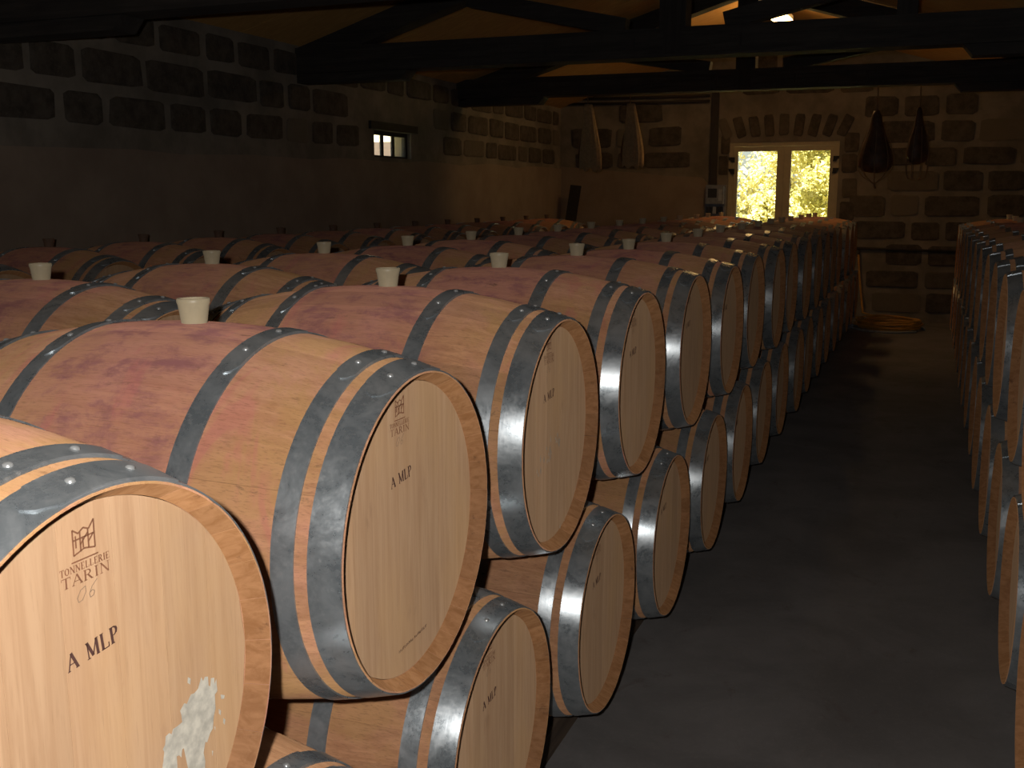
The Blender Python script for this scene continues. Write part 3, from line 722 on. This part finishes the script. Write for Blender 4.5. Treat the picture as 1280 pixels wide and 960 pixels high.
for q in ([(640,450),(660,470),(655,510),(640,490)], [(655,330),(690,335),(685,365),(660,370)], [(680,530),(697,545),(690,590),(676,570)], [(580,810),(592,815),(586,860)], [(375,180),(400,195),(395,245),(372,230)], [(602,600),(612,610),(608,640)]):
    smear('chalk_fleck', zz(q), xp1, b1, M['chalk'])
b2 = near[2]; m = MB(); g2 = random.Random(11)
p0, p1 = at(499, 817, 0, b2.location.x + SX), at(533, 783, 0, b2.location.x + SX); y_, z_ = p0.y - b2.location.y, p0.z - b2.location.z
ln = p1.y - p0.y; sl = (p1.z - p0.z) / ln; c = 0
while c < ln:                                              # print too small to read: a row of short ink strokes
    w = g2.uniform(.002, .004); h = .0055
    if not (.052 < c < .058):
        stroke(m, y_ + c, z_ + sl * c, y_ + c + g2.uniform(-.0005, .0015), z_ + sl * c + h * g2.uniform(.7, 1), .0012)
        stroke(m, y_ + c, z_ + sl * c + g2.choice((0, h * .5, h)) * .9, y_ + c + w * .8, z_ + sl * c + g2.choice((0, h * .5, h)) * .9, .0010)
    c += w + .0012
link('fine_print', m.mesh('fine_print', M['ink'], fix=False), b2)
b3 = near[3]; g3 = random.Random(4)
for _ in range(26):
    u, v = g3.choice(((672, 585), (686, 566), (694, 550), (700, 664), (695, 676))); u += g3.gauss(0, 4); v += g3.gauss(0, 7); h = g3.uniform(2, 6)
    smear('chalk_fleck', [(u, v - h), (u + .7, v), (u + .2, v + h), (u - .6, v + .3 * h)], b3.location.x + SX, b3, M['haze'])

# ------------------------------------------------------------------ rails under the barrels
def rail(x0, x1, y0, y1, h, label, group):
    m = MB(); c = .006
    m.prism([(x0, y0, 0), (x1, y0, 0), (x1, y0, h - c), (x1 - c, y0, h), (x0 + c, y0, h), (x0, y0, h - c)], (0, y1 - y0, 0))
    tag(m.obj('barrel_rail', M['rail']), label, 'rail', group)
def zr(zc, d): return zc - rad(d) - .001
for cx, zc, d0, d1, y0, y1, who, wh2 in ((HXL + .004, ZL, .245, .330, .70, 13.28, 'aisle row of the wide stack', ''), (XB, ZL - .004, .245, .33, 1.5, 13.4, 'middle row of the wide stack', ''),
                                   (XCR - .02, ZL - .045, .245, .31, 2.1, 13.2, 'row along the plastered wall', ''), (XRR, ZL, .245, .33, 2.2, 12.65, 'narrow stack', '')):
    for s_ in (1, -1):
        a, b = sorted((cx + s_ * d0, cx + s_ * d1)); front = s_ > 0 if cx < 0 else s_ < 0
        rail(a, b, y0, y1, zr(zc, d0 - .02) - .004, 'dark timber rail %s of the %s' % ('under the aisle-side ends' if front else 'under the far ends', who), 'timber rails under the barrels')

# ------------------------------------------------------------------ hams hanging from the truss
def lumpy(m, prof, sq=1.0, seg=20, bend=0.0, jit=.0, seed=1):
    g = random.Random(seed); rows = []
    for r, z in prof:
        rows.append([(r * math.cos(2*math.pi*k/seg) * (1 + g.uniform(-jit, jit)) + bend * z * z, r * sq * math.sin(2*math.pi*k/seg) * (1 + g.uniform(-jit, jit)), z) for k in range(seg)])
    n = len(m.v); m.grid(rows, closed_v=True); m.f.append(tuple(n + k for k in range(seg))); m.f.append(tuple(n + (len(prof)-1)*seg + k for k in reversed(range(seg))))
    return m
YH = 10.8
def ham(px, ytop, ybot, w, label, string_top, seed, bare=True, turn=0.0):
    a = at(px, ytop, 1, YH); b = at(px, ybot, 1, YH); H = a.z - b.z
    t = empty('hanging_ham', (a.x, YH, b.z)); t.rotation_euler.z = turn; tag(t, label, 'ham', 'hams hanging from the roof truss')
    s = w / 2
    prof = [(s*.25, 0), (s*.72, H*.03), (s*.95, H*.10), (s, H*.19), (s*.96, H*.29), (s*.80, H*.43), (s*.60, H*.57), (s*.44, H*.70), (s*.34, H*.82), (s*.28, H*.92), (s*.15, H)]
    lumpy(MB(), prof, .62, 22, -.04, .035, seed).obj('ham_leg', M['ham'], t, smooth=True)
    MB().tube([(-.04*H*H, 0, H - .01), (-.04*H*H + .004, 0, H + (string_top - a.z) * .5), (-.04*H*H, 0, string_top - b.z)], .006, 6).obj('string', M['rope'], t)
    return t, H, s
t, H, s = ham(1098, 138, 216, .32, 'large bare dark ham with a net gathered below it, hanging beside the window', 2.632, 2)
m = MB()                                                     # string net below and round the ham
for k in range(8):
    a = 2 * math.pi * k / 8
    pts = [(s * 1.04 * math.cos(a) * q, s * .66 * math.sin(a) * q, zq) for q, zq in ((.55, H*.66), (.80, H*.45), (1.0, H*.25), (.98, H*.08), (.70, -.03), (.3, -.075), (.05, -.10))]
    m.tube(pts, .0035, 5)
m.tube([(.0, 0, -.09), (.01, 0, -.15)], .012, 6); m.obj('net', M['rope'], t)
t, H, s = ham(1151, 134, 205, .21, 'narrow bare dark ham in a loose net, hanging next to the large one', 2.632, 5, turn=.5)
m = MB()
for k in range(8):
    a = 2 * math.pi * k / 8
    m.tube([(s * 1.06 * math.cos(a) * q, s * .68 * math.sin(a) * q, zq) for q, zq in ((.6, H*.66), (.85, H*.45), (1.02, H*.2), (1.0, 0), (.95, -.08), (.8, -.13), (.3, -.15))], .0035, 5)
m.obj('net', M['rope'], t)
for px, yt, yb, w, lab, sd_ in ((736, 133, 211, .25, 'ham wrapped in pale muslin with a ragged hem, hanging near the corner', 8), (789, 132, 207, .24, 'slim ham in pale muslin hanging between the corner ham and the window', 9)):
    t, H, s = ham(px, yt, yb, w, lab, 2.632, sd_, turn=-.4)
    g = random.Random(sd_); rows = []                        # cloth: three quarters round, open at one side
    for i, f in enumerate((-.03, .06, .18, .32, .48, .64, .80, .92, 1.03)):
        rr = s * (1.12 if f < .25 else 1.12 - (f - .25) * .98) + .012
        rr = max(rr, .035 + (.02 if f > 1 else 0)); rw = []
        for k in range(27):
            a = -1.7 + 3.6 * k / 26
            q = rr * (1 + .10 * math.sin(k * 1.9 + sd_) * (1 - f * .5)); rw.append((q * math.cos(a) - .04 * (H*f)**2, q * .72 * math.sin(a), H * f + (.02 * math.sin(k * 1.3) if i == 0 else 0)))
        rows.append(rw)
    me = MB().grid(rows).mesh('muslin', M['muslin'], smooth=True); o = link('muslin', me, t); sm = o.modifiers.new('thickness', 'SOLIDIFY'); sm.thickness = .004

# ------------------------------------------------------------------ things on and by the gable wall
bx = empty('meter_box', (-2.675, YB, 1.20)); tag(bx, 'blue-grey electric meter box on the gable wall beside the window', 'electric box')
MB().box((-.15, -.03, 0), (.125, -.001, .54)).obj('back_plate', M['boxgrey'], bx)
MB().box((-.13, -.11, .29), (.105, -.031, .52)).obj('meter_case', M['boxgrey'], bx)
MB().box((-.10, -.114, .37), (.02, -.1105, .49)).obj('meter_glass', M['boxdark'], bx)
MB().box((.045, -.118, .33), (.085, -.1105, .48)).obj('label_strip', M['boxlight'], bx)
for r_ in range(2):
    for k in range(5):
        MB().box((-.125 + k * .046, -.085, .04 + r_ * .12), (-.125 + k * .046 + .040, -.031, .13 + r_ * .12)).obj('breaker', M['boxlight' if (k + r_) % 3 == 0 else 'boxdark'], bx)
tr_ = MB().box((-2.775, YB - .045, 1.745), (-2.68, YB - .001, 3.10)).obj('cable_trunking', M['pipe']); tag(tr_, 'dark vertical cable trunking rising from the meter box', 'trunking')
for zq, lab in ((2.90, 'upper dull pipe running along the gable wall under the truss'), (2.83, 'lower dull pipe running along the gable wall under the truss')):
    tag(MB().tube([(XL + .02, YB - .05, zq + .02), (-3.8, YB - .05, zq + .005), (-2.80, YB - .05, zq)], .018, 8).obj('wall_pipe', M['pipe'], smooth=True), lab, 'pipe', 'pipes on the gable wall')
tag(MB().tube([(-1.0, YB - .035, .935), (-.4, YB - .035, .925), (.45, YB - .035, .905)], .016, 8).obj('wall_pipe', M['pipe'], smooth=True), 'dark tube for the ledge line on the gable wall above the coiled hose', 'pipe', 'pipes on the gable wall')  # thin dark tube stands in for the dark line of the wall ledge
# leaning plank
pt = at(712, 231, 1, 13.6); m = MB()
m.prism([(-.075, 0, 0), (.075, 0, 0), (.075, 0, 1.78), (-.075, 0, 1.78)], (0, .03, 0))
pk = m.obj('plank', M['darkwood'], loc=(pt.x - .16, 13.55, 0.0), rot=(R(-11), R(6), R(6))); tag(pk, 'dark plank leaning in the corner behind the barrels', 'plank')

# hose: drop from the wall tap, then a loose coil on the floor
hc = at(1110, 408, 2, 0.03); g = random.Random(5); pts = []
p_top = at(1073, 318, 1, YB - .06)
for k in range(9):
    f = k / 8; pts.append((p_top.x + .02 * math.sin(f * 3) + f * f * .10, YB - .07 - .12 * f * f, p_top.z * (1 - f) + .12 * f))
a0 = math.atan2(pts[-1][1] - hc.y, pts[-1][0] - hc.x); turns = 9; N = 34 * turns
for k in range(1, N + 1):
    f = k / N; a = a0 + 2 * math.pi * turns * f; lv = int(f * turns)
    rr = .345 - .06 * math.sin(f * 17) * (1 - .2 * f) - .05 * math.sin(a * .37 + 1)
    pts.append((hc.x + rr * math.cos(a) + .03 * math.sin(f * 23), hc.y + rr * .95 * math.sin(a) + .03 * math.cos(f * 19), max(.016, .13 - .115 * f + .012 * math.sin(a * 1.7))))
hs = empty('garden_hose', (hc.x, hc.y, 0)); tag(hs, 'yellow rubber hose hanging from the gable wall and coiled on the floor', 'hose')
o = MB().tube([Vector(p) - Vector((hc.x, hc.y, 0)) for p in pts], .0125, 8).obj('hose_tube', M['hose'], hs, smooth=True)
MB().tube([(p_top.x - hc.x, p_top.y - hc.y, p_top.z - .03), (p_top.x - hc.x, p_top.y - hc.y, p_top.z + .04), (p_top.x - hc.x, YB - hc.y - .03, p_top.z + .05)], .018, 8).obj('tap', M['pipe'], hs, smooth=True)
m = MB(); m.tube([(.415 * math.cos(2*math.pi*k/48), .42 * math.sin(2*math.pi*k/48) - .03, .014) for k in range(44)], .013, 8)
m.obj('hose_tail', M['hose_grey'], hs, smooth=True)
